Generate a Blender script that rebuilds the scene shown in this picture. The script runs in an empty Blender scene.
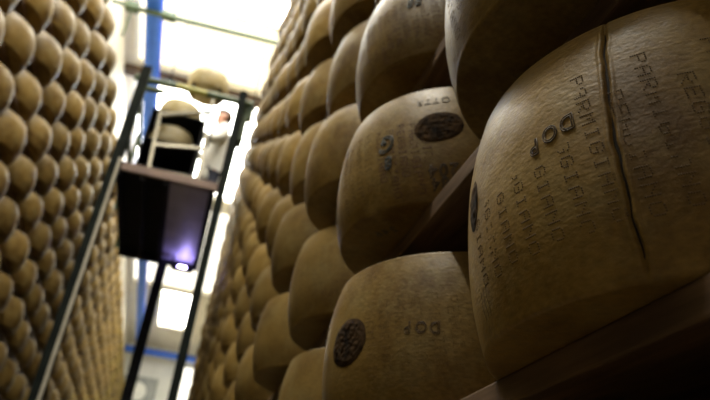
import bpy, bmesh, math, random
from mathutils import Vector, Matrix, noise
from mathutils.bvhtree import BVHTree
random.seed(7)
S = bpy.context.scene
C = S.collection
PI = math.pi

# ------------------------------------------------------------------ helpers
def link(name, me, mat=None, parent=None, loc=(0, 0, 0)):
    o = bpy.data.objects.new(name, me)
    C.objects.link(o)
    o.location = loc
    if mat: 
        me.materials.clear(); me.materials.append(mat)
    if parent: o.parent = parent
    return o

def obj(name, bm, mat, parent=None, loc=(0, 0, 0), smooth=False):
    me = bpy.data.meshes.new(name)
    bm.to_mesh(me); bm.free()
    if smooth:
        for p in me.polygons: p.use_smooth = True
    return link(name, me, mat, parent, loc)

def empty(name, loc=(0, 0, 0), parent=None):
    o = bpy.data.objects.new(name, None)
    o.empty_display_size = .1
    C.objects.link(o); o.location = loc
    if parent: o.parent = parent
    return o

def tag(o, label=None, cat=None, group=None, kind=None):
    if label: o['label'] = label
    if cat: o['category'] = cat
    if group: o['group'] = group
    if kind: o['kind'] = kind
    return o

def box(bm, x0, x1, y0, y1, z0, z1, bev=0.0):
    r = bmesh.ops.create_cube(bm, size=1)
    vs = r['verts']
    bmesh.ops.scale(bm, vec=(x1-x0, y1-y0, z1-z0), verts=vs)
    bmesh.ops.translate(bm, vec=((x0+x1)/2, (y0+y1)/2, (z0+z1)/2), verts=vs)
    if bev:
        es = list({e for v in vs for e in v.link_edges})
        bmesh.ops.bevel(bm, geom=es, offset=bev, segments=2, affect='EDGES', profile=.6)
    return bm

def tube(bm, a, b, r, seg=12, r2=None):
    a, b = Vector(a), Vector(b)
    d = b-a
    res = bmesh.ops.create_cone(bm, cap_ends=True, segments=seg, radius1=r, radius2=r if r2 is None else r2, depth=d.length)
    m = Matrix.Translation((a+b)/2) @ d.to_track_quat('Z', 'Y').to_matrix().to_4x4()
    bmesh.ops.transform(bm, matrix=m, verts=res['verts'])
    return bm

def bar(bm, a, b, w, t, up=(0, 1, 0)):
    a, b = Vector(a), Vector(b)
    d = (b-a); L = d.length; z = d.normalized()
    x = Vector(up).cross(z).normalized(); y = z.cross(x)
    r = bmesh.ops.create_cube(bm, size=1)
    bmesh.ops.scale(bm, vec=(w, t, L), verts=r['verts'])
    m = Matrix((x, y, z)).transposed().to_4x4(); m.translation = (a+b)/2
    bmesh.ops.transform(bm, matrix=m, verts=r['verts'])
    return bm

# ------------------------------------------------------------------ materials
def mat(name, col=(.5, .5, .5), rough=.5, metal=0., spec=.5):
    m = bpy.data.materials.new(name); m.use_nodes = True
    b = m.node_tree.nodes['Principled BSDF']
    b.inputs['Base Color'].default_value = (*col, 1)
    b.inputs['Roughness'].default_value = rough
    b.inputs['Metallic'].default_value = metal
    b.inputs['Specular IOR Level'].default_value = spec
    return m

def noisy(m, c1, c2, scale=8., bump=.1, stretch=(1, 1, 1), detail=6, coord='Object', dist=.002):
    nt = m.node_tree; N = nt.nodes; L = nt.links; b = N['Principled BSDF']
    tc = N.new('ShaderNodeTexCoord'); mp = N.new('ShaderNodeMapping'); mp.inputs['Scale'].default_value = stretch
    L.new(tc.outputs[coord], mp.inputs['Vector'])
    n = N.new('ShaderNodeTexNoise'); n.inputs['Scale'].default_value = scale; n.inputs['Detail'].default_value = detail
    L.new(mp.outputs[0], n.inputs['Vector'])
    r = N.new('ShaderNodeValToRGB'); r.color_ramp.elements[0].position = .33; r.color_ramp.elements[1].position = .68
    r.color_ramp.elements[0].color = (*c1, 1); r.color_ramp.elements[1].color = (*c2, 1)
    L.new(n.outputs[0], r.inputs[0]); L.new(r.outputs[0], b.inputs['Base Color'])
    if bump:
        bp = N.new('ShaderNodeBump'); bp.inputs['Strength'].default_value = bump; bp.inputs['Distance'].default_value = dist
        L.new(n.outputs[0], bp.inputs['Height']); L.new(bp.outputs[0], b.inputs['Normal'])
    return m

def rind(name, dark, mid, light, rough=.42):
    m = mat(name, mid, rough, spec=.28)
    nt = m.node_tree; N = nt.nodes; L = nt.links; b = N['Principled BSDF']
    tc = N.new('ShaderNodeTexCoord'); oi = N.new('ShaderNodeObjectInfo')
    add = N.new('ShaderNodeVectorMath'); add.operation = 'ADD'
    mul = N.new('ShaderNodeMath'); mul.operation = 'MULTIPLY'; mul.inputs[1].default_value = 37.
    L.new(oi.outputs['Random'], mul.inputs[0]); L.new(mul.outputs[0], add.inputs[1]); L.new(tc.outputs['Object'], add.inputs[0])
    n1 = N.new('ShaderNodeTexNoise'); n1.inputs['Scale'].default_value = 9; n1.inputs['Detail'].default_value = 5
    L.new(add.outputs[0], n1.inputs['Vector'])
    r = N.new('ShaderNodeValToRGB'); e = r.color_ramp.elements
    e[0].position = .3; e[0].color = (*dark, 1); e[1].position = .72; e[1].color = (*light, 1)
    q = e.new(.5); q.color = (*mid, 1)
    L.new(n1.outputs[0], r.inputs[0])
    # paler dry bloom lying in patches
    n4 = N.new('ShaderNodeTexNoise'); n4.inputs['Scale'].default_value = 14; n4.inputs['Detail'].default_value = 8; n4.inputs['Roughness'].default_value = .7
    L.new(add.outputs[0], n4.inputs['Vector'])
    mr4 = N.new('ShaderNodeMapRange'); mr4.inputs['From Min'].default_value = .46; mr4.inputs['From Max'].default_value = .64; mr4.inputs['To Max'].default_value = .75
    L.new(n4.outputs['Fac'], mr4.inputs[0])
    mx0 = N.new('ShaderNodeMix'); mx0.data_type = 'RGBA'
    L.new(mr4.outputs[0], mx0.inputs['Factor']); L.new(r.outputs[0], mx0.inputs['A']); mx0.inputs['B'].default_value = (light[0]*.95, light[1]*1.06, light[2]*1.35, 1)
    # fine mottling of the oiled rind
    n2 = N.new('ShaderNodeTexNoise'); n2.inputs['Scale'].default_value = 130; n2.inputs['Detail'].default_value = 4
    mp = N.new('ShaderNodeMapping'); mp.inputs['Scale'].default_value = (1, 1, 1.7)
    L.new(tc.outputs['Object'], mp.inputs['Vector']); L.new(mp.outputs[0], n2.inputs['Vector'])
    mx = N.new('ShaderNodeMix'); mx.data_type = 'RGBA'; mx.blend_type = 'OVERLAY'; mx.inputs['Factor'].default_value = .5
    L.new(mx0.outputs['Result'], mx.inputs['A']); L.new(n2.outputs['Fac'], mx.inputs['B'])
    # each wheel a slightly different tone
    hv = N.new('ShaderNodeHueSaturation')
    mr = N.new('ShaderNodeMapRange'); mr.inputs['To Min'].default_value = .72; mr.inputs['To Max'].default_value = 1.22
    L.new(oi.outputs['Random'], mr.inputs[0]); L.new(mr.outputs[0], hv.inputs['Value'])
    L.new(mx.outputs['Result'], hv.inputs['Color']); L.new(hv.outputs[0], b.inputs['Base Color'])
    # bump: cloth bands round the side + pitting
    w = N.new('ShaderNodeTexWave'); w.wave_type = 'BANDS'; w.bands_direction = 'Z'
    w.inputs['Scale'].default_value = 75; w.inputs['Distortion'].default_value = 2.5; w.inputs['Detail'].default_value = 3
    w.inputs['Detail Scale'].default_value = 2.
    L.new(tc.outputs['Object'], w.inputs['Vector'])
    n3 = N.new('ShaderNodeTexNoise'); n3.inputs['Scale'].default_value = 420; n3.inputs['Detail'].default_value = 2
    L.new(tc.outputs['Object'], n3.inputs['Vector'])
    ma = N.new('ShaderNodeMath'); ma.operation = 'MULTIPLY_ADD'; ma.inputs[1].default_value = .05
    L.new(w.outputs['Fac'], ma.inputs[0]); L.new(n2.outputs['Fac'], ma.inputs[2])
    mb = N.new('ShaderNodeMath'); mb.operation = 'MULTIPLY_ADD'; mb.inputs[1].default_value = .5
    L.new(n3.outputs['Fac'], mb.inputs[0]); L.new(ma.outputs[0], mb.inputs[2])
    bp = N.new('ShaderNodeBump'); bp.inputs['Strength'].default_value = .38; bp.inputs['Distance'].default_value = .0012
    L.new(mb.outputs[0], bp.inputs['Height']); L.new(bp.outputs[0], b.inputs['Normal'])
    mr2 = N.new('ShaderNodeMapRange'); mr2.inputs['To Min'].default_value = rough-.1; mr2.inputs['To Max'].default_value = rough+.16
    L.new(n2.outputs['Fac'], mr2.inputs[0]); L.new(mr2.outputs[0], b.inputs['Roughness'])
    return m

def emis(name, col, s):
    m = mat(name, col)
    b = m.node_tree.nodes['Principled BSDF']
    b.inputs['Emission Color'].default_value = (*col, 1); b.inputs['Emission Strength'].default_value = s
    return m

M = {}
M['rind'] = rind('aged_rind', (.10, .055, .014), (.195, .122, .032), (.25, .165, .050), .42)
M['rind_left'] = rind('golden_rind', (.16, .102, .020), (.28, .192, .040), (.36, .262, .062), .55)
M['rind_pale'] = rind('fresh_pale_rind', (.36, .28, .13), (.5, .41, .22), (.6, .5, .3), .45)  # rind lightened in colour for the stronger light on the lift
M['wood'] = noisy(mat('shelf_wood', rough=.6), (.07, .042, .025), (.17, .105, .062), 14, .3, (6, .6, 6))
M['dark_wood'] = noisy(mat('dark_wood', rough=.75), (.06, .036, .02), (.12, .075, .045), 20, .3, (6, .6, 6))
M['plank'] = noisy(mat('deck_plank', rough=.6), (.16, .10, .08), (.26, .17, .13), 10, .2, (.6, 6, 6))
M['steel_dark'] = noisy(mat('dark_painted_steel', rough=.8, spec=.12), (.006, .008, .007), (.012, .016, .013), 12, .05)
M['steel_black'] = noisy(mat('black_steel', rough=.8, spec=.15), (.008, .008, .01), (.016, .016, .02), 12, .05)
M['rail_pale'] = noisy(mat('worn_aluminium', rough=.35, metal=.6), (.16, .145, .11), (.25, .225, .17), 30, .05)
M['cream_paint'] = noisy(mat('cream_paint', rough=.5), (.4, .36, .28), (.5, .46, .36), 10, .05)  # colour of the highlight painted along the left lift post
M['green'] = noisy(mat('green_paint', rough=.5), (.05, .085, .035), (.09, .13, .055), 15, .05)
M['olive'] = noisy(mat('olive_yellow_paint', rough=.5), (.33, .32, .05), (.45, .42, .08), 15, .05)
M['blue'] = noisy(mat('blue_paint', rough=.45), (.04, .17, .75), (.05, .2, .85), 10, .05)
M['sheet'] = noisy(mat('lavender_sheet_metal', rough=.5, metal=.25), (.42, .40, .6), (.52, .5, .72), 6, .05)  # lavender is a reflected tint put into the base colour
M['plaster'] = noisy(mat('cream_plaster', rough=.9), (.68, .63, .5), (.78, .73, .6), 3, .1)
M['white_plaster'] = noisy(mat('white_plaster', rough=.9), (.78, .8, .78), (.86, .87, .84), 3, .1)
M['dark_plaster'] = noisy(mat('sooty_plaster', rough=.95), (.10, .085, .06), (.16, .135, .1), 3, .1)  # plaster in a darker tone for the front wall
M['concrete'] = noisy(mat('concrete_floor', rough=.7), (.07, .06, .05), (.11, .10, .085), 3, .1)
M['grey'] = noisy(mat('grey_metal', rough=.5), (.25, .27, .27), (.36, .38, .38), 8, .05)
M['sky_glass'] = emis('daylit_glass', (1., .98, .88), 9.)
M['far_glass'] = emis('far_daylit_glass', (1., 1., .93), 9.0)
M['near_glass'] = emis('near_daylit_glass', (1., .97, .87), 5.)
M['cream_glass'] = emis('cream_glass', (1., .93, .72), .85)  # glow standing in for a lit plaster ceiling section
M['cream_glass2'] = emis('pale_daylit_glass', (1., .96, .84), 1.3)  # glow standing in for bright ceiling and a bright end-wall strip
M['lamp_white'] = emis('lamp_glow', (1., .97, .88), 3.)
M['violet'] = emis('violet_lamp_glow', (.55, .45, 1.), 40.)
M['engrave'] = noisy(mat('engraved_rind', rough=.6), (.035, .018, .006), (.075, .042, .015), 90, .2)
M['dirt'] = mat('crack_dirt', (.008, .005, .003), .9)  # near-black tone for the strip inside the crack
M['dots'] = noisy(mat('dotted_imprint', rough=.6), (.075, .042, .013), (.14, .085, .025), 60, .2)
M['dots_red'] = noisy(mat('reddish_imprint', rough=.6), (.06, .02, .011), (.12, .045, .022), 60, .2)
M['casein'] = noisy(mat('dark_casein_plate', rough=.95, spec=.1), (.006, .004, .003), (.075, .042, .017), 50, .5, dist=.0015, detail=10)
M['ink_blue'] = noisy(mat('blue_ink', rough=.6), (.03, .05, .065), (.10, .10, .08), 80, .1)
M['ink_dark'] = noisy(mat('dark_ink', rough=.6), (.025, .018, .012), (.07, .045, .02), 80, .1)
M['pale_rim'] = noisy(mat('pale_rind_ring', rough=.5), (.34, .25, .10), (.42, .32, .14), 40, .2)
M['skin'] = noisy(mat('skin', rough=.5), (.55, .27, .19), (.65, .34, .24), 12, .05)
M['coat'] = noisy(mat('white_cotton', rough=.9), (.78, .77, .74), (.85, .84, .8), 20, .1)
M['trousers'] = noisy(mat('navy_cotton', rough=.9), (.03, .035, .06), (.05, .055, .09), 20, .1)
M['hair'] = noisy(mat('brown_hair', rough=.6), (.04, .022, .012), (.08, .045, .025), 60, .5)
M['eye'] = mat('eye_white', (.7, .68, .65), .3)
M['lip'] = mat('lips', (.42, .14, .11), .5)
M['shoe'] = mat('dark_rubber', (.02, .02, .02), .7)

# ------------------------------------------------------------------ camera
r_ = Vector((.95268147, -.2898607, .09153578)); u_ = Vector((-.22531761, -.47126411, .85272628)); f_ = Vector((.2040343, .83300115, .51427531))
FPX = 650.6
cam = bpy.data.cameras.new('camera'); co = bpy.data.objects.new('camera', cam); C.objects.link(co)
co.matrix_world = Matrix((r_, u_, -f_)).transposed().to_4x4()
cam.sensor_width = 36; cam.lens = FPX/710*36; cam.clip_start = .02; cam.clip_end = 200
cam.dof.use_dof = True; cam.dof.focus_distance = .60; cam.dof.aperture_fstop = 6.3
S.camera = co
def project(p):
    p = Vector(p); z = p.dot(f_)
    if z <= .05: return None
    return 355+FPX*p.dot(r_)/z, 200-FPX*p.dot(u_)/z

# ------------------------------------------------------------------ cheese wheel
R, H = .225, .232
TAPER = (.12, 2.3)
def rad(z):
    return R*(1-TAPER[0]*abs(z/(H/2))**TAPER[1])
def wobble(t, z, wob, seed):
    x, y = math.cos(t), math.sin(t)
    return 1+4*(wob*noise.noise(Vector((x*2+seed, y*2, z*9)))+wob*.35*noise.noise(Vector((x*9+seed, y*9, z*40))))
CORNER = .02
def profile(n):
    c = CORNER
    zc = H/2-c; rc = rad(zc)
    arc = [k/5*PI/2 for k in range(1, 5)]
    pts = [(0, -H/2), (rc*.5, -H/2), (rc-c, -H/2)]
    pts += [(rc-c+c*math.sin(a), -H/2+c*(1-math.cos(a))) for a in arc]
    pts += [(rad(-zc+2*zc*k/n), -zc+2*zc*k/n) for k in range(n+1)]
    pts += [(rc-c+c*math.sin(a), H/2-c*(1-math.cos(a))) for a in reversed(arc)]
    pts += [(rc-c, H/2), (rc*.5, H/2), (0, H/2)]
    return pts

CR = [(.13, -145.4), (.105, -146.0), (.078, -146.3), (.0235, -146.2), (-.013, -146.2), (-.047, -145.4), (-.072, -145.4), (-.095, -144.8), (-.13, -144.9)]
def crack_th(z):
    for (z1, t1), (z0, t0) in zip(CR, CR[1:]):
        if z0 <= z <= z1:
            return t0+(t1-t0)*(z-z0)/(z1-z0)
    return CR[0][1] if z > 0 else CR[-1][1]

def wheel_mesh(seg, n, wob=.0012, seed=0, crack=False):
    bm = bmesh.new()
    pts = profile(n)
    if crack:
        s = [-180+360*k/seg for k in range(seg)]
        s = [a for a in s if abs(a+145.7) > 2.4]+[-145.7+k*.1 for k in range(-24, 25)]
        s.sort()
    else:
        s = [-180+360*k/seg for k in range(seg)]
    rings = []
    for (r, z) in pts:
        if r == 0:
            rings.append([bm.verts.new((0, 0, z))]); continue
        ring = []
        for a in s:
            th = a; dr = 0
            if crack:
                w = max(0, 1-abs(a+145.7)/14)
                wig = .35*noise.noise(Vector((z*60, 3, 1)))
                th = a+(crack_th(z)+wig+145.7)*w
                x = (a+145.7)/180*PI*R
                x -= 0
                k = min(1, max(0, (z+.118)/.02))*min(1, max(0, (.125-z)/.03))*(.75+.5*noise.noise(Vector((z*35, 9, 4))))
                dr = k*(-.0046*math.exp(-(x/.0017)**2)+.0008*math.exp(-((abs(x)-.0045)/.002)**2))
            t = math.radians(th)
            p = Vector((math.cos(t), math.sin(t), 0))
            rr = r*wobble(t, z, wob, seed)+dr
            ring.append(bm.verts.new((rr*p.x, rr*p.y, z)))
        rings.append(ring)
    for a, b in zip(rings, rings[1:]):
        m = max(len(a), len(b))
        for k in range(m):
            k2 = (k+1) % m
            if len(a) == 1: bm.faces.new((a[0], b[k2], b[k]))
            elif len(b) == 1: bm.faces.new((a[k], a[k2], b[0]))
            else: bm.faces.new((a[k], a[k2], b[k2], b[k]))
    bmesh.ops.recalc_face_normals(bm, faces=bm.faces)
    me = bpy.data.meshes.new('cheese_wheel'); bm.to_mesh(me); bm.free()
    for p in me.polygons: p.use_smooth = True
    return me

def on_side(th, z, h=0.):
    t = math.radians(th); rr = rad(z)*wobble(t, z, .0012, SEED)+h
    return Vector((rr*math.cos(t), rr*math.sin(t), z))

SEED = 2
# 5x7 pin-dot letters
FONT = {'P': '11110 10001 10001 11110 10000 10000 10000', 'A': '01110 10001 10001 11111 10001 10001 10001', 'R': '11110 10001 10001 11110 10100 10010 10001',
        'M': '10001 11011 10101 10101 10001 10001 10001', 'I': '01110 00100 00100 00100 00100 00100 01110', 'G': '01110 10001 10000 10111 10001 10001 01110',
        'N': '10001 11001 10101 10011 10001 10001 10001', 'O': '01110 10001 10001 10001 10001 10001 01110', 'E': '11111 10000 10000 11110 10000 10000 11111'}
def dotted(parent, t0, t1, m, z_top=.062, step=6.6, slant=-1, sz=.0024, seed=0, word0=0, dot=.00105, drop=.005, ra=None):
    ra = ra or sz
    bm = bmesh.new(); k = 0; th = t0
    while th < t1:
        word = ('PARMIGIANO', 'REGGIANO')[(k+word0) % 2]
        zt = z_top if k % 2 == 0 else z_top-drop
        for c, ch in enumerate(word):
            rows = FONT[ch].split()
            for ry, row in enumerate(rows):
                for cx, on in enumerate(row):
                    if on == '1':
                        z = zt-(c*6.6+cx)*sz
                        tt = th+math.degrees((3-ry)*ra/R)+(z-z_top)*-42
                        if drop > .02 and z > -.002 and tt < -155.6: continue
                        if noise.noise(Vector((tt*.3, z*30, seed+5)))  < -.33: continue
                        q = on_side(tt, z, .0002)
                        nrm = Vector((q.x, q.y, 0)).normalized(); tx = Vector((-nrm.y, nrm.x, 0)); tz = Vector((0, 0, 1))
                        ctr = bm.verts.new(q+nrm*.0007)
                        ring = [bm.verts.new(q-nrm*.0004+(tx*math.cos(a)+tz*math.sin(a))*dot) for a in [i*PI/3 for i in range(6)]]
                        for i in range(6): bm.faces.new((ctr, ring[i], ring[(i+1) % 6]))
        th += step; k += 1
    return obj('dotted_inscription', bm, m, parent, smooth=True)

def font_mesh(txt, size, outline=True, bev=.0006):
    cu = bpy.data.curves.new('t', 'FONT'); cu.body = txt; cu.size = size; cu.align_x = 'CENTER'; cu.align_y = 'CENTER'
    cu.space_character = 1.25; cu.resolution_u = 4
    cu.fill_mode = 'NONE' if outline else 'BOTH'
    cu.bevel_depth = bev if outline else 0; cu.bevel_resolution = 1; cu.extrude = 0 if outline else .0003
    o = bpy.data.objects.new('t', cu); C.objects.link(o)
    dg = bpy.context.evaluated_depsgraph_get(); dg.update()
    me = bpy.data.meshes.new_from_object(o.evaluated_get(dg))
    bpy.data.objects.remove(o)
    return me
def side_text(parent, name, txt, size, th, z, rot, m, outline=True, bev=.0006, h=.0002, wx=1.):
    me = font_mesh(txt, size, outline, bev)
    c, s = math.cos(rot), math.sin(rot)
    for v in me.vertices:
        x, y, d = v.co; x *= wx
        u = x*c-y*s; w = x*s+y*c
        v.co = on_side(th+math.degrees(u/R), z+w, h+d)
    return link(name, me, m, parent)

def side_oval(parent, name, th, z, ru, rz, m, rot=0., h=.0012, rough=.0012, seed=0, ringonly=None):
    bm = bmesh.new(); n, seg = 26, 80
    rings = []
    for k in range(n+1):
        f = k/n
        if ringonly: f = ringonly+(1-ringonly)*f
        ring = []
        for i in range(seg):
            a = 2*PI*i/seg
            wob = 1+.06*noise.noise(Vector((math.cos(a)*1.5, math.sin(a)*1.5, seed)))
            x, y = math.cos(a)*ru*f*wob, math.sin(a)*rz*f*wob
            u = x*math.cos(rot)-y*math.sin(rot); w = x*math.sin(rot)+y*math.cos(rot)
            e = 1 if not ringonly else math.sin(PI*k/n)
            hh = h*min(1, (1-k/n)*5)*e+rough*.6*noise.noise(Vector((u*160, w*160, seed)))*min(1, (1-k/n)*4)+.0003
            ring.append(bm.verts.new(on_side(th+math.degrees(u/R), z+w, hh)))
        rings.append(ring)
    for a, b in zip(rings, rings[1:]):
        for i in range(seg):
            j = (i+1) % seg
            if (a[i].co-a[j].co).length < 1e-7: bm.faces.new((a[0], b[i], b[j])) if False else None
            bm.faces.new((a[i], b[i], b[j], a[j]))
    bmesh.ops.remove_doubles(bm, verts=bm.verts, dist=1e-6)
    return obj(name, bm, m, parent, smooth=True)

# ------------------------------------------------------------------ racks
RX, RY, RZ, SY, SZ = .44857, .46164, .3192, .50495, .32825
LX, LY, LZ = -1.44835, 3.83927, 3.20503
FLOOR = -1.62
J0, J1 = -5, 14          # right rack shelves
I0, I1 = -2, 17
LJ0, LJ1 = -14, 3
LI0, LI1 = -7, 32
OFF = {(0, 0): (.0071, -.0087), (1, 1): (-.0101, .0176), (1, 2): (-.0019, .0213), (0, 1): (-.0123, .0054), (1, 0): (-.0038, -.0043), (2, 1): (.0054, .0313),
       (3, 1): (-.0091, -.0028), (3, 2): (-.0024, .01), (2, 2): (-.0091, -.0251), (3, 3): (.0117, -.0154), (2, 3): (.0158, -.0242), (3, 4): (.0083, .0217),
       (2, 4): (-.0072, .0019), (3, 5): (-.0192, .0045), (2, 0): (.0056, -.0397)}
wheels = []   # (side, i, j, location, turn, scale)
for i in range(I0, I1+1):
    for j in range(J0, J1+1):
        dx, dy = OFF.get((i, j), (random.uniform(-.012, .012), random.uniform(-.018, .018)))
        sc = 1. if (i, j) in OFF else random.uniform(.975, 1.01)
        wheels.append(('R', i, j, Vector((RX+dx, RY+i*SY+dy, RZ+j*SZ-(1-sc)*H/2)), 0 if (i, j) in OFF else random.uniform(0, 6.28), sc))
for i in range(LI0, LI1+1):
    for j in range(LJ0, LJ1+1):
        sc = random.uniform(.97, 1.01)
        wheels.append(('L', i, j, Vector((LX+random.uniform(-.013, .013), LY+i*SY+random.uniform(-.016, .016), LZ+j*SZ-(1-sc)*H/2)), random.uniform(0, 6.28), sc))

TAPER = (.075, 2.3); CORNER = .005
mesh_hi = wheel_mesh(220, 40, seed=2)
CORNER = .02
TAPER = (.12, 2.3)
mesh_mid = [wheel_mesh(56, 14, .0018, seed=s) for s in (3, 5, 8)]
mesh_low = wheel_mesh(32, 8, .0018, seed=4)
mesh_tiny = wheel_mesh(20, 5, .001, seed=6)

# which wheels the camera sees, and how large
vs, fs, own = [], [], []
for w, (side, i, j, loc, turn, sc) in enumerate(wheels):
    b = len(vs)
    for v in mesh_tiny.vertices: vs.append(v.co*sc+loc)
    for p in mesh_tiny.polygons: fs.append([b+k for k in p.vertices]); own.append(w)
bvh = BVHTree.FromPolygons(vs, fs)
cnt = {}; cenx = {}
O = Vector((0, 0, 0))
for py in range(0, 400, 2):
    for px in range(0, 710, 2):
        d = f_+r_*((px-355)/FPX)-u_*((py-200)/FPX)
        h = bvh.ray_cast(O, d.normalized())
        if h[0] is not None:
            w = own[h[2]]; cnt[w] = cnt.get(w, 0)+1
rank = sorted(cnt, key=lambda w: -cnt[w])
solo = set(rank[:298])   # 300 kept apart, with the ones on the lift among them
CUSTOM = {
 ('R', 0, 0): 'large nearest cheese wheel with a long vertical crack and stamped letters',
 ('R', 0, 1): 'dark cheese wheel on the shelf right above the cracked wheel',
 ('R', 1, 1): 'cheese wheel with dark oval brand and blue ink stamp beside the cracked wheel',
 ('R', 1, 0): 'yellowish cheese wheel below the branded one, dark round patch on its left',
 ('R', 1, 2): 'cheese wheel with blue stamp at its top, directly above the oval-branded wheel',
 ('R', 2, 1): 'plain brown cheese wheel immediately left of the wheel with the dark round patch',
 ('R', 2, 2): 'cheese wheel immediately left of the oval-branded wheel, dark underside',
 ('R', 2, 0): 'cheese wheel cut by the bottom frame edge, left of the dark-patched wheel',
 ('R', 2, 3): 'cheese wheel left of the one with the blue stamp at its top',
}
order = {}
for side in 'RL':
    for j in range(-20, 20):
        row = sorted([w for w in solo if wheels[w][0] == side and wheels[w][2] == j], key=lambda w: wheels[w][1])
        for k, w in enumerate(row): order[w] = k+1
ORD = lambda n: str(n)+('th' if 10 < n % 100 < 14 else {1: 'st', 2: 'nd', 3: 'rd'}.get(n % 10, 'th'))
tops = {s: max(wheels[w][2] for w in solo if wheels[w][0] == s) for s in 'RL'}
NEARHI = set(OFF)
protoW = {}
def place(w):
    side, i, j, loc, turn, sc = wheels[w]
    global TAPER, CORNER
    if side == 'R' and (i, j) == (0, 0):
        TAPER = (.075, 2.3); CORNER = .005; me = wheel_mesh(320, 90, seed=11, crack=True); TAPER = (.12, 2.3); CORNER = .02
    elif side == 'R' and (i, j) in NEARHI: me = mesh_hi
    elif cnt.get(w, 0) > 60: me = mesh_mid[(i+j) % 3]
    else: me = mesh_low
    key = (side, me.name)
    if key not in protoW:
        if side == 'L' and me.users: me = me.copy()
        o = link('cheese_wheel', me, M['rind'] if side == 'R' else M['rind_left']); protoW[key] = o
    else:
        o = protoW[key].copy(); C.objects.link(o)
    o.location = loc; o.rotation_euler = (0, 0, turn); o.scale = (sc, sc, sc)
    if side == 'R' and (i, j) == (0, 0):      # the nearest wheel is a taller one
        o.location = (.474, .4674, RZ-H/2+.128); o.scale = (1.018, 1.018, 1.107)
    if side == 'R':
        lab = CUSTOM.get((side, i, j)) or 'cheese wheel on right rack, %s visible row from top, %s along away from camera' % (ORD(tops['R']-j+1), ORD(order[w]))
        g = 'cheese wheels on the right rack'
    else:
        lab = 'cheese wheel on left rack, %s visible row from top, %s along away from camera' % (ORD(tops['L']-j+1), ORD(order[w]))
        g = 'cheese wheels on the left rack'
    tag(o, lab, 'cheese wheel', g)
    return o
placed = {}
for w in rank[:298]:
    placed[wheels[w][:3]] = place(w)
# every remaining wheel, too many to keep apart
for side, nm in (('R', 'right'), ('L', 'left')):
    pass
bm = bmesh.new()
lay = []
for w, (side, i, j, loc, turn, sc) in enumerate(wheels):
    if w in solo: continue
    if side == 'R' and i < 0 and abs(j) > 4: continue
    b = len(bm.verts)
    mm = Matrix.Translation(loc) @ Matrix.Rotation(turn, 4, 'Z') @ Matrix.Scale(sc, 4)
    vv = [bm.verts.new(mm @ v.co) for v in mesh_tiny.vertices]
    for p in mesh_tiny.polygons:
        f = bm.faces.new([vv[k] for k in p.vertices]); f.smooth = True; f.material_index = 0 if side == 'R' else 1
me = bpy.data.meshes.new('distant_cheese_wheels'); bm.to_mesh(me); bm.free()
o = bpy.data.objects.new('distant_cheese_wheels', me); C.objects.link(o)
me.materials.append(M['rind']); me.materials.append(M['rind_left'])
tag(o, 'countless small cheese wheels filling the far ends of both racks', 'cheese wheels', kind='stuff')

# ---- marks on the near wheels
big = placed[('R', 0, 0)]; mid = placed[('R', 1, 1)]; low = placed[('R', 1, 0)]; upp = placed[('R', 1, 2)]; top = placed[('R', 0, 1)]
TAPER = (.075, 2.3); SEED = 11
for (ch, th, z) in (('D', -155.4, .0188), ('O', -159.7, .0165), ('P', -163.9, .0115)):
    tag(side_text(big, 'stamped_letter', ch, .0215, th, z, PI+.10, M['engrave'], True, .0005, .0006, .9), 'engraved outline capital letter standing upside down')
for e in dotted(big, -152.8-6.6*6, -100, M['dots'], .060, 6.6, seed=1, word0=0, dot=.0010, drop=.030, ra=.0017, sz=.0021),:
    tag(e, 'columns of reddish brown pin-dot lettering')
# near-black strip lining the crack groove
bm = bmesh.new(); prev = None
for k in range(80):
    z = .112-.222*k/79
    c = crack_th(z)+.35*noise.noise(Vector((z*60, 3, 1)))
    wd = .32+.2*noise.noise(Vector((z*50, 1, 7)))
    a = bm.verts.new(on_side(c-wd, z, -.0026)); b = bm.verts.new(on_side(c+wd, z, -.0026))
    if prev: bm.faces.new((prev[0], a, b, prev[1]))
    prev = (a, b)
tag(obj('crack', bm, M['dirt'], big), 'dark winding vertical crack')
side_oval(big, 'casein_plate', 167.5, .012, .014, .026, M['casein'], 0, .0012, .002, 3)
for k in range(3):
    bm = bmesh.new(); pv = None
    for q in range(9):
        z = -.073-.0032*q; th = 168.3+k*1.9+.3*math.sin(q+k)
        vv = [bm.verts.new(on_side(th+s, z, .0004)) for s in (-.12, .12)]
        if pv: bm.faces.new((pv[0], vv[0], vv[1], pv[1]))
        pv = vv
    obj('scratch_mark', bm, M['engrave'], big)
# wheel with the oval brand
TAPER = (.075, 2.3); SEED = 2
side_oval(mid, 'oval_brand', -121.5, .017, .042, .031, M['casein'], .12, .001, .0022, 8)
side_text(mid, 'ink_stamp', 'G', .050, -144.9, .004, PI-.2, M['ink_blue'], True, .0014, wx=.8)
side_text(mid, 'ink_stamp', '8', .036, -143.6, -.036, PI, M['ink_blue'], True, .0012, wx=.8)
side_text(mid, 'inked_number', '204', .031, -119.0, -.066, PI+.05, M['ink_dark'], True, .0009, wx=.9)
side_text(mid, 'inked_number', '484', .028, -118.2, -.088, PI+.05, M['ink_dark'], True, .0009, wx=.9)
side_text(mid, 'ink_stamp', 'OTTR', .020, -124.5, .078, PI, M['ink_dark'], True, .0004)
dotted(mid, -150, -124, M['dots_red'], .036, 5.4, seed=2, sz=.0021, word0=1, dot=.0013)
dotted(mid, -178, -154, M['dots'], .050, 6.6, seed=6)
me = font_mesh('246', .026, False)
for v in me.vertices:
    x, y = v.co.x, v.co.y
    v.co = Vector((-.148-.55*x-.83*y, -.046+.83*x-.55*y, -H/2-.0003+v.co.z*-.3))
link('inked_number', me, M['ink_blue'], mid)
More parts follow.
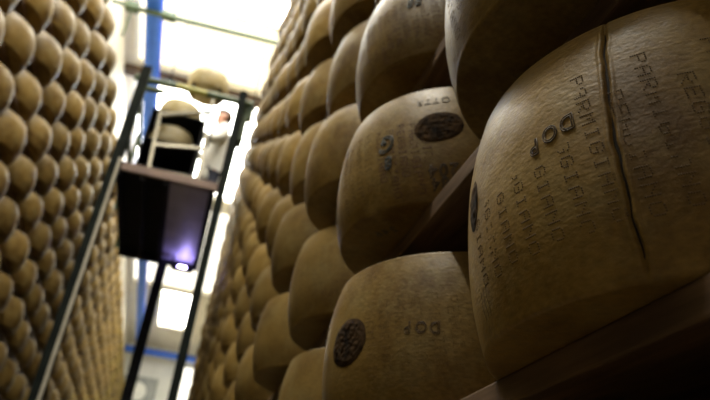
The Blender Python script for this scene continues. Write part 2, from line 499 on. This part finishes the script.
# wheel with the dark patch
for ch, th, z in (('D', -124.1, -.0058), ('O', -129.0, -.0046), ('P', -134.0, -.0036)):
    side_text(low, 'stamped_letter', ch, .0235, th, z, PI, M['engrave'], True, .0005, wx=.9)
side_oval(low, 'casein_plate', -162.5, -.008, .043, .036, M['casein'], 0, .0012, .003, 14)
dotted(low, -152, -90, M['dots'], .045, 6.6, seed=9, dot=.0007)
# wheel above
side_text(upp, 'ink_stamp', 'B8', .034, -137.5, .012, PI-.1, M['ink_blue'], True, .0012, wx=.8)
dotted(upp, -172, -120, M['dots_red'], .030, 5.4, seed=4, sz=.0021, dot=.0010)
dotted(top, 165, 215, M['dots'], .060, 6.6, seed=5, dot=.0008)
for key in ((2, 1), (2, 2)):
    dotted(placed[('R', *key)], -172, -120, M['dots'], .055, 6.6, seed=key[1], dot=.0009)

TAPER = (.12, 2.3)
# ---- racks
def rack(name, label, x0, x1, back, y0, y1, zs, xb):
    t = empty(name, ((x0+x1)/2, (y0+y1)/2, FLOOR)); tag(t, label, 'storage rack')
    off = -Vector(t.location)
    def part(nm, bm, m):
        bmesh.ops.translate(bm, vec=off, verts=bm.verts); return obj(nm, bm, m, t)
    for z in zs:
        bm = bmesh.new(); zt = z-H/2-.0005
        box(bm, x0, x1, y0, y1, zt-.030, zt, .003)
        part('shelf_board', bm, M['wood'])
    ys = y0+.03
    n = max(2, int((y1-y0)/(SY*4)))
    for k in range(n+1):
        y = y0+.03+(y1-y0-.06)*k/n
        bm = bmesh.new(); box(bm, xb-.03, xb+.03, y-.03, y+.03, FLOOR, zs[-1]+.2, .004)
        part('upright', bm, M['dark_wood'])
    bm = bmesh.new()
    s = 1 if xb > 0 else -1
    box(bm, min(xb+s*.032, xb+s*.047), max(xb+s*.032, xb+s*.047), y0, y1, FLOOR+.02, zs[-1]+.16, 0)
    part('back_panel', bm, M['dark_wood'])
    return t
rack('storage_rack', 'tall wooden rack of cheese wheels on the right, nearest the camera', .322, .585, 0, RY+(I0-.5)*SY, RY+(I1+.5)*SY,
     [RZ+j*SZ for j in range(J0, J1+1)], .71)
rack('storage_rack', 'tall wooden rack of cheese wheels along the left side of the aisle', LX-.135, LX+.127, 0, LY+(LI0-.5)*SY, LY+(LI1+.5)*SY,
     [LZ+j*SZ for j in range(LJ0, LJ1+1)], -1.71)

# ------------------------------------------------------------------ hall
XL, XR, Y0, Y1, CZ = -1.95, 1.05, -1.6, 25.2, 7.2
def struct(name, bm, m):
    o = obj(name, bm, m); o['kind'] = 'structure'; return o
bm = bmesh.new(); box(bm, XL-.2, XR+.2, Y0-.2, Y1+.2, FLOOR-.1, FLOOR); struct('floor', bm, M['concrete'])
bm = bmesh.new(); box(bm, XL-.2, XL, Y0, Y1, FLOOR, CZ); struct('wall_left', bm, M['plaster'])
bm = bmesh.new(); box(bm, XR, XR+.2, Y0, Y1, FLOOR, CZ); struct('wall_right', bm, M['plaster'])
bm = bmesh.new(); box(bm, XL-.2, XR+.2, Y1, Y1+.2, FLOOR, CZ); struct('wall_back', bm, M['white_plaster'])
bm = bmesh.new(); box(bm, XL-.2, XR+.2, Y0-.2, Y0, FLOOR, CZ); struct('wall_front', bm, M['dark_plaster'])
SKY = [(-1.2, 4.0, -1.25, .15, 'near_glass'), (4.2, 7.35, XL+.15, XR-.15, 'sky_glass'), (7.4, 9.0, XL+.15, XR-.15, 'cream_glass'), (9.35, 13.0, XL+.15, XR-.15, 'far_glass'), (13.6, 18.9, XL+.15, XR-.15, 'cream_glass2'), (19.2, 22.6, -.95, .15, 'sky_glass')]
bm = bmesh.new(); ya = Y0
for a, b, xa, xb, g in SKY+[(Y1, Y1, 0, 0, 0)]:
    if a > ya: box(bm, XL-.2, XR+.2, ya, a, CZ, CZ+.15)
    if g: box(bm, XL-.2, xa, a, b, CZ, CZ+.15); box(bm, xb, XR+.2, a, b, CZ, CZ+.15)
    ya = b
struct('ceiling', bm, M['plaster'])
for n, (a, b, xa, xb, g) in enumerate(SKY):
    w = empty('window_%d' % (n+1), ((xa+xb)/2, (a+b)/2, CZ+.05)); w['kind'] = 'structure'  # cream sections are ceiling made to glow, the others skylights
    bm = bmesh.new(); box(bm, xa-w.location.x, xb-w.location.x, a-w.location.y, b-w.location.y, .05, .06)
    obj('pane', bm, M[g], w)
    bm = bmesh.new()
    for x in (xa+.02, xb-.02): box(bm, x-w.location.x-.02, x-w.location.x+.02, a-w.location.y, b-w.location.y, .0, .049)
    obj('window_frame', bm, M['white_plaster'], w)
w = empty('window_7', (.6, Y1-.03, 2.6)); w['kind'] = 'structure'  # glowing panel added to brighten the strip beside the right rack
bm = bmesh.new(); box(bm, -.42, .42, -.01, .0, -3.6, 4.0); obj('pane', bm, M['cream_glass2'], w)
bm = bmesh.new(); box(bm, -.46, -.42, -.03, .02, -3.64, 4.04); box(bm, .42, .445, -.03, .02, -3.64, 4.04); obj('window_frame', bm, M['white_plaster'], w)
# dark ceiling beam, blue beams
bm = bmesh.new(); box(bm, XL, XR, 9.08, 9.28, CZ-.1, CZ, .01); tag(obj('ceiling_beam', bm, M['dark_wood']), 'dark beam crossing under the ceiling behind the lift', 'beam')
def ibeam(name, a, b, m, along):
    bm = bmesh.new(); (x, y, z) = a; L = b; w, h, t = .2, .2, .016
    for (p0, p1, q0, q1) in ((-w/2, w/2, -t, 0), (-w/2, w/2, -h, -h+t), (-t/2, t/2, -h, 0)):
        if along == 'y': box(bm, x+p0, x+p1, y, L, z+q0, z+q1)
        else: box(bm, x, L, y+p0, y+p1, z+q0, z+q1)
    return obj(name, bm, m)
tag(ibeam('crane_rail', (-1.40, 2.0, 6.75), 24.45, M['blue'], 'y'), 'bright blue steel beam running along the ceiling above the left rack', 'beam')
bm = bmesh.new()
for y in (9.18, 13.3, 19.05): box(bm, -1.43, -1.37, y-.03, y+.03, 6.751, CZ-.101)
tag(obj('hanger_bracket', bm, M['steel_dark']), 'small dark hangers fixing the blue beam to the ceiling', 'bracket')
tag(ibeam('crane_rail', (XL+.01, 24.6, 6.9), XR-.01, M['blue'], 'x'), 'blue steel beam crossing at the far end wall', 'beam')
# vent box on the end wall
v = empty('wall_vent', (-1.25, 25.15, 5.5)); tag(v, 'grey square vent with a pale round fan on the far end wall', 'vent')
bm = bmesh.new(); box(bm, -.75, .75, -.14, .04, -.6, .5, .02); obj('housing', bm, M['grey'], v)
bm = bmesh.new(); tube(bm, (.1, -.2, -.05), (.1, -.13, -.05), .32, 24); obj('fan_cover', bm, M['white_plaster'], v)
# green tie rod with hanging rod
t = empty('tie_rod', (0, 6.95, 6.5)); tag(t, 'thin green rod crossing high over the aisle in front of the blue beam', 'rod')
bm = bmesh.new(); tube(bm, (-1.66, .06, 0), (.8, -.06, .0), .034, 10); obj('rod', bm, M['green'], t)
bm = bmesh.new(); tube(bm, (-1.66, .06, .02), (-1.66, .06, -.53), .014, 8); obj('hanging_rod', bm, M['green'], t)
bm = bmesh.new(); box(bm, -1.76, -1.58, .0, .12, -.05, .07, .02); box(bm, -1.94, -1.6, .04, .08, .0, .04, .004); obj('bracket', bm, M['green'], t)
bm = bmesh.new(); box(bm, -1.28, -1.08, -.02, .1, -.04, .05, .01); obj('clamp', bm, M['green'], t)

# ------------------------------------------------------------------ lamps
def globe(x, y, z, label):
    t = empty('globe_lamp', (x, y, z)); tag(t, label, 'lamp', 'white globe lamps under the ceiling')
    bm = bmesh.new(); bmesh.ops.create_uvsphere(bm, u_segments=24, v_segments=14, radius=.105); obj('globe', bm, M['lamp_white'], t, smooth=True)
    bm = bmesh.new(); tube(bm, (0, 0, .1), (0, 0, .16), .05, 16); tube(bm, (0, 0, .15), (0, 0, CZ+.099-z), .008, 8); obj('stem', bm, M['steel_dark'], t)
globe(-1.03, 7.9, 6.0, 'round white lamp left of the cheese wheel on top of the lift')
globe(.22, 7.9, 5.86, 'round white lamp right of the cheese wheel on top of the lift')

# ------------------------------------------------------------------ work lift
LZ0 = 3.12
lift = empty('work_lift', (-.47, 6.3, FLOOR)); tag(lift, 'dark raised work platform lift between the racks with green guard rails', 'lift')
lo = -Vector(lift.location)
def lpart(nm, bm, m, parent=None, smooth=False):
    bmesh.ops.translate(bm, vec=lo, verts=bm.verts); return obj(nm, bm, m, parent or lift, smooth=smooth)
XA, XB, YA, YB = -.925, -.02, 5.42, 7.25
bm = bmesh.new(); box(bm, XA, XB, YA, YB, LZ0-.02, LZ0+.02, .003); lpart('deck', bm, M['steel_black'])
bm = bmesh.new(); box(bm, XA-.02, XB+.02, YA-.035, YA, LZ0-.045, LZ0+.04, .004); lpart('edge_board', bm, M['plank'])
bm = bmesh.new()
for k in range(5):
    x = XA+.03+(XB-XA-.06)*k/4
    if k == 3: continue
    box(bm, x-.02, x+.02, YA, YB, LZ0-.09, LZ0-.021, .004)
box(bm, XA, XB, YB-.05, YB, LZ0-.10, LZ0-.021, .004)
lpart('joist', bm, M['steel_black'])
bm = bmesh.new(); box(bm, -.44, -.05, YA+.02, YB-.06, LZ0-.045, LZ0-.022, .002); lpart('underside_sheet', bm, M['sheet'])
bm = bmesh.new(); box(bm, XA-.05, XA+.04, YA-.14, YA-.04, FLOOR, LZ0+1.1, .006); lpart('front_post', bm, M['steel_dark'])
bm = bmesh.new(); box(bm, XA+.018, XA+.042, YA-.16, YA-.141, FLOOR+.02, LZ0+.0, .004); lpart('guide_strip', bm, M['cream_paint'])  # pale strip drawn as the edge highlight of the left post
bm = bmesh.new(); box(bm, -.01, .065, YA-.14, YA-.04, FLOOR, LZ0+1.1, .006); lpart('front_post', bm, M['steel_dark'])
bm = bmesh.new(); box(bm, -.475, -.365, YB+.0, YB+.11, FLOOR, LZ0+.1, .006); lpart('rear_mast', bm, M['steel_black'])
bm = bmesh.new(); box(bm, -1.02, .16, YA-.2, YB+.25, FLOOR, FLOOR+.12, .01); lpart('base', bm, M['steel_dark'])
# guard rails
zr = LZ0+.98
for nm, a, b, r, m in (('guard_rail', (-1.02, YA-.09, zr-.02), (-.62, YA-.09, zr), .032, 'green'), ('guard_rail', (-.62, YA-.09, zr), (-.32, YA-.09, zr), .032, 'olive'),
                       ('guard_rail', (-.32, YA-.09, zr), (.14, YA-.09, zr+.01), .034, 'green'), ('mid_rail', (-.95, YA-.09, zr-.12), (-.72, YA-.09, zr-.11), .028, 'green'),
                       ('side_rail', (-.96, YA-.05, zr), (-.96, YB, zr), .02, 'green'), ('side_rail', (.06, YA-.05, zr), (.06, YB, zr), .02, 'green'),
                       ('side_rail', (.06, YA-.05, zr-.45), (.06, YB, zr-.45), .02, 'green'), ('side_rail', (-.96, YA-.05, zr-.45), (-.96, YB, zr-.45), .02, 'green'),
                       ('rail_post', (-.96, YB, LZ0), (-.96, YB, zr+.02), .02, 'green'), ('rail_post', (.06, YB, LZ0), (.06, YB, zr+.02), .02, 'green'),
                       ('rail_post', (-.96, 6.3, LZ0), (-.96, 6.3, zr+.02), .02, 'green'), ('rail_post', (.06, 6.3, LZ0), (.06, 6.3, zr+.02), .02, 'green')):
    bm = bmesh.new(); tube(bm, a, b, r, 12); lpart(nm, bm, M[m], smooth=False)
bm = bmesh.new(); box(bm, .0, .12, YA-.06, YA+.1, zr-.42, zr-.12, .01); box(bm, .02, .16, YA-.04, YA+.06, zr-.12, zr+.02, .01); lpart('control_box', bm, M['green'])
# wheel holder: dark back frame with trays
bm = bmesh.new(); box(bm, -.83, -.815, 5.75, 6.12, LZ0+.02, 4.1, .003); box(bm, -.30, -.28, 5.58, 6.12, LZ0+.02, 4.1, .003); box(bm, -.83, -.28, 6.12, 6.14, LZ0+.02, 4.1, .003)
for x in (-.50, -.22): box(bm, x-.012, x+.012, 6.10, 6.12, 4.0, 4.49, .002); box(bm, x-.012, x+.012, 5.68, 6.10, 4.474, 4.49, .002)
lpart('holder_frame', bm, M['steel_black'])
trays = [3.63, 3.985, 4.49]
for z in trays[:2]:
    bm = bmesh.new(); box(bm, -.814, -.301 if z < trays[2] else -.16, 5.62, 6.11, z-.016, z, .003); lpart('tray', bm, M['steel_black'])
# added violet light under the rear edge, imitating a reflection on the sheet
wl = empty('work_lamp', (-.19, YB-.19, LZ0-.17)); tag(wl, 'small violet lamp glowing under the rear edge of the lift platform', 'lamp')
bm = bmesh.new(); box(bm, -.045, .045, -.025, .025, -.012, .012, .004); obj('tube', bm, M['violet'], wl)
bm = bmesh.new(); box(bm, -.11, .11, -.04, .04, -.03, -.0125, .003); box(bm, -.125, -.105, -.02, .02, -.03, .1235, .002); box(bm, .105, .125, -.02, .02, -.03, .1235, .002); obj('housing', bm, M['steel_black'], wl)
# wheels on the lift
LW = [((-.57, 5.86, trays[0]+H/2+.001), 'cheese wheel in the lower tray of the lift, behind the ladder'),
      ((-.56, 5.86, trays[1]+H/2+.001), 'cheese wheel in the upper tray of the lift, behind the ladder top'),
      ((-.36, 5.86, trays[2]+H/2+.001), 'pale cheese wheel on top of the lift above the guard rail')]
for l, lab in LW:
    o = link('cheese_wheel', mesh_mid[0].copy(), M['rind_pale']); o.location = l; tag(o, lab, 'cheese wheel', 'cheese wheels on the lift')
# ladder
lad = empty('ladder', (-.44, 5.5, LZ0+.02)); tag(lad, 'short pale metal ladder standing on the platform in front of the wheels', 'ladder')
def lp(x, z): return Vector((x+.44, 0, z-LZ0-.02))
A0, A1, B0, B1 = lp(-.66, LZ0+.025), lp(-.715, 3.89), lp(-.20, LZ0+.025), lp(-.26, 4.22)
for a, b in ((A0, A1), (B0, B1)):
    bm = bmesh.new(); bar(bm, a, b, .03, .04); obj('side_rail', bm, M['rail_pale'], lad)
for t in (.07, .45, .93):
    a = A0.lerp(A1, t); b = B0.lerp(B1, t*.87)
    bm = bmesh.new(); bar(bm, a, b, .03, .035); obj('rung', bm, M['rail_pale'], lad)

# ------------------------------------------------------------------ person
def skin_obj(name, verts, edges, m, parent, root=0, sub=2):
    me = bpy.data.meshes.new(name); me.from_pydata([v[:3] for v in verts], edges, [])
    o = link(name, me, m, parent)
    sk = o.modifiers.new('skin', 'SKIN'); sk.use_smooth_shade = True
    if not me.skin_vertices: me.skin_vertices.new()
    for k, v in enumerate(verts):
        r = v[3]; r2 = v[4] if len(v) > 4 else r
        me.skin_vertices[0].data[k].radius = (r, r2)
        me.skin_vertices[0].data[k].use_root = (k == root)
    s = o.modifiers.new('sub', 'SUBSURF'); s.levels = sub; s.render_levels = sub
    return o
per = empty('person', (-.12, 6.62, LZ0+.021)); per.rotation_euler = (0, 0, math.radians(15))
tag(per, 'person in a white coat standing on the lift, facing the cheese wheels', 'person')
# faces -x ; y is the person's side-to-side axis
V = [(0, 0, .95, .10, .08), (0, 0, 1.12, .085, .075), (-.0, 0, 1.3, .095, .075), (0, 0, 1.44, .055, .055), (-.01, 0, 1.5, .05, .05), (-.03, 0, 1.56, .06, .055), (-.035, 0, 1.64, .085, .075), (-.02, 0, 1.72, .06, .055)]
E = [(0, 1), (1, 2), (2, 3), (3, 4), (4, 5), (5, 6), (6, 7)]
def limb(start, pts):
    p = start
    for q in pts:
        V.append(q); E.append((p, len(V)-1)); p = len(V)-1
    return p
for s in (-1, 1):
    h = limb(3, [(0, .14*s, 1.40, .042), (-.06, .22*s, 1.2, .045), (-.14, .22*s, 1.13, .038), (-.30, .16*s, 1.22, .026), (-.34, .155*s, 1.24, .024, .018), (-.38, .15*s, 1.255, .03, .015)])
    for k, (dy, L) in enumerate(((-.03, .07), (-.01, .08), (.01, .076), (.03, .06))):
        limb(h, [(-.405, .15*s+dy*.8, 1.262, .009), (-.405-L*.5, .15*s+dy, 1.262, .008), (-.40-L, .15*s+dy, 1.24, .006)])
    limb(h-1, [(-.36, .15*s-.03*s, 1.235, .010), (-.385, .15*s-.048*s, 1.225, .009), (-.405, .15*s-.052*s, 1.215, .007)])
    limb(0, [(0, .09*s, .86, .06), (-.01, .095*s, .5, .058), (.01, .095*s, .1, .038), (0, .095*s, .05, .04), (-.12, .1*s, .03, .028)])
body = skin_obj('body', V, E, M['skin'], per)
V2 = [(0, 0, .98, .165, .15), (-.005, 0, 1.22, .17, .15), (0, 0, 1.42, .125, .12), (0, 0, .60, .19, .17)]
E2 = [(0, 1), (1, 2), (0, 3)]
for s in (-1, 1):
    k = len(V2); V2 += [(0, .15*s, 1.42, .085), (-.06, .22*s, 1.2, .062), (-.14, .22*s, 1.13, .055), (-.27, .17*s, 1.205, .042)]
    E2 += [(2, k), (k, k+1), (k+1, k+2), (k+2, k+3)]
skin_obj('coat', V2, E2, M['coat'], per)
V3 = [(0, 0, .8, .10)]; E3 = []
for s in (-1, 1):
    k = len(V3); V3 += [(0, .09*s, .76, .08), (-.01, .095*s, .5, .075), (.01, .095*s, .1, .06)]; E3 += [(0, k), (k, k+1), (k+1, k+2)]
skin_obj('trousers', V3, E3, M['trousers'], per)
for s in (-1, 1):
    bm = bmesh.new(); box(bm, -.19, .06, .1*s-.05, .1*s+.05, .0, .075, .02); obj('shoe', bm, M['shoe'], per)
bm = bmesh.new(); bmesh.ops.create_uvsphere(bm, u_segments=28, v_segments=16, radius=.1)
for v in list(bm.verts):
    v.co.x *= 1.08; v.co.y *= .92; v.co.z *= 1.0
bmesh.ops.delete(bm, geom=[v for v in bm.verts if v.co.x < -.035 and v.co.z < .045 or v.co.z < -.06], context='VERTS')
bmesh.ops.translate(bm, vec=(-.01, 0, 1.675), verts=bm.verts); obj('hair', bm, M['hair'], per, smooth=True)
for s in (-1, 1):
    bm = bmesh.new(); bmesh.ops.create_uvsphere(bm, u_segments=12, v_segments=8, radius=.009); bmesh.ops.translate(bm, vec=(-.098, .030*s, 1.65), verts=bm.verts); obj('eye', bm, M['eye'], per, smooth=True)
    bm = bmesh.new(); bmesh.ops.create_uvsphere(bm, u_segments=12, v_segments=8, radius=.03); bmesh.ops.scale(bm, vec=(.7, .35, 1), verts=bm.verts); bmesh.ops.translate(bm, vec=(-.01, .09*s, 1.635), verts=bm.verts); obj('ear', bm, M['skin'], per, smooth=True)
bm = bmesh.new(); tube(bm, (-.11, 0, 1.655), (-.128, 0, 1.615), .008, 10, .016); obj('nose', bm, M['skin'], per, smooth=True)
bm = bmesh.new(); bmesh.ops.create_uvsphere(bm, u_segments=12, v_segments=8, radius=.022); bmesh.ops.scale(bm, vec=(.4, 1, .35), verts=bm.verts); bmesh.ops.translate(bm, vec=(-.10, 0, 1.583), verts=bm.verts); obj('mouth', bm, M['lip'], per, smooth=True)

# ------------------------------------------------------------------ world & view
w = bpy.data.worlds.new('world'); S.world = w; w.use_nodes = True
w.node_tree.nodes['Background'].inputs[0].default_value = (1, .97, .9, 1); w.node_tree.nodes['Background'].inputs[1].default_value = .02
FILL = 78
S.view_settings.view_transform = 'Standard'; S.view_settings.look = 'None'; S.view_settings.gamma = 1; S.view_settings.use_curve_mapping = False
S.view_settings.exposure = 0.42
for y, z in ((.75, 3.9), (2.9, 4.8)):  # out-of-view lamps added over the aisle to light the near wheels
    t = empty('tube_lamp', (-.62, y, z)); tag(t, 'long tube lamp hanging over the aisle, %s' % ('nearest the camera' if y < 1 else 'further along'), 'lamp')
    bm = bmesh.new(); box(bm, -.07, .07, -.62, .62, .012, .06, .008); obj('housing', bm, M['white_plaster'], t)
    bm = bmesh.new(); tube(bm, (0, -.5, .06), (0, -.5, CZ-z), .006, 8); tube(bm, (0, .5, .06), (0, .5, CZ-z), .006, 8); obj('stem', bm, M['steel_dark'], t)
    la = bpy.data.lights.new('tube', 'AREA'); la.shape = 'RECTANGLE'; la.size = .1; la.size_y = 1.2; la.energy = FILL*(1.12 if y < 1 else .6); la.color = (1, .95, .82)
    lo_ = bpy.data.objects.new('tube', la); C.objects.link(lo_); lo_.parent = t; lo_.location = (0, 0, .008)
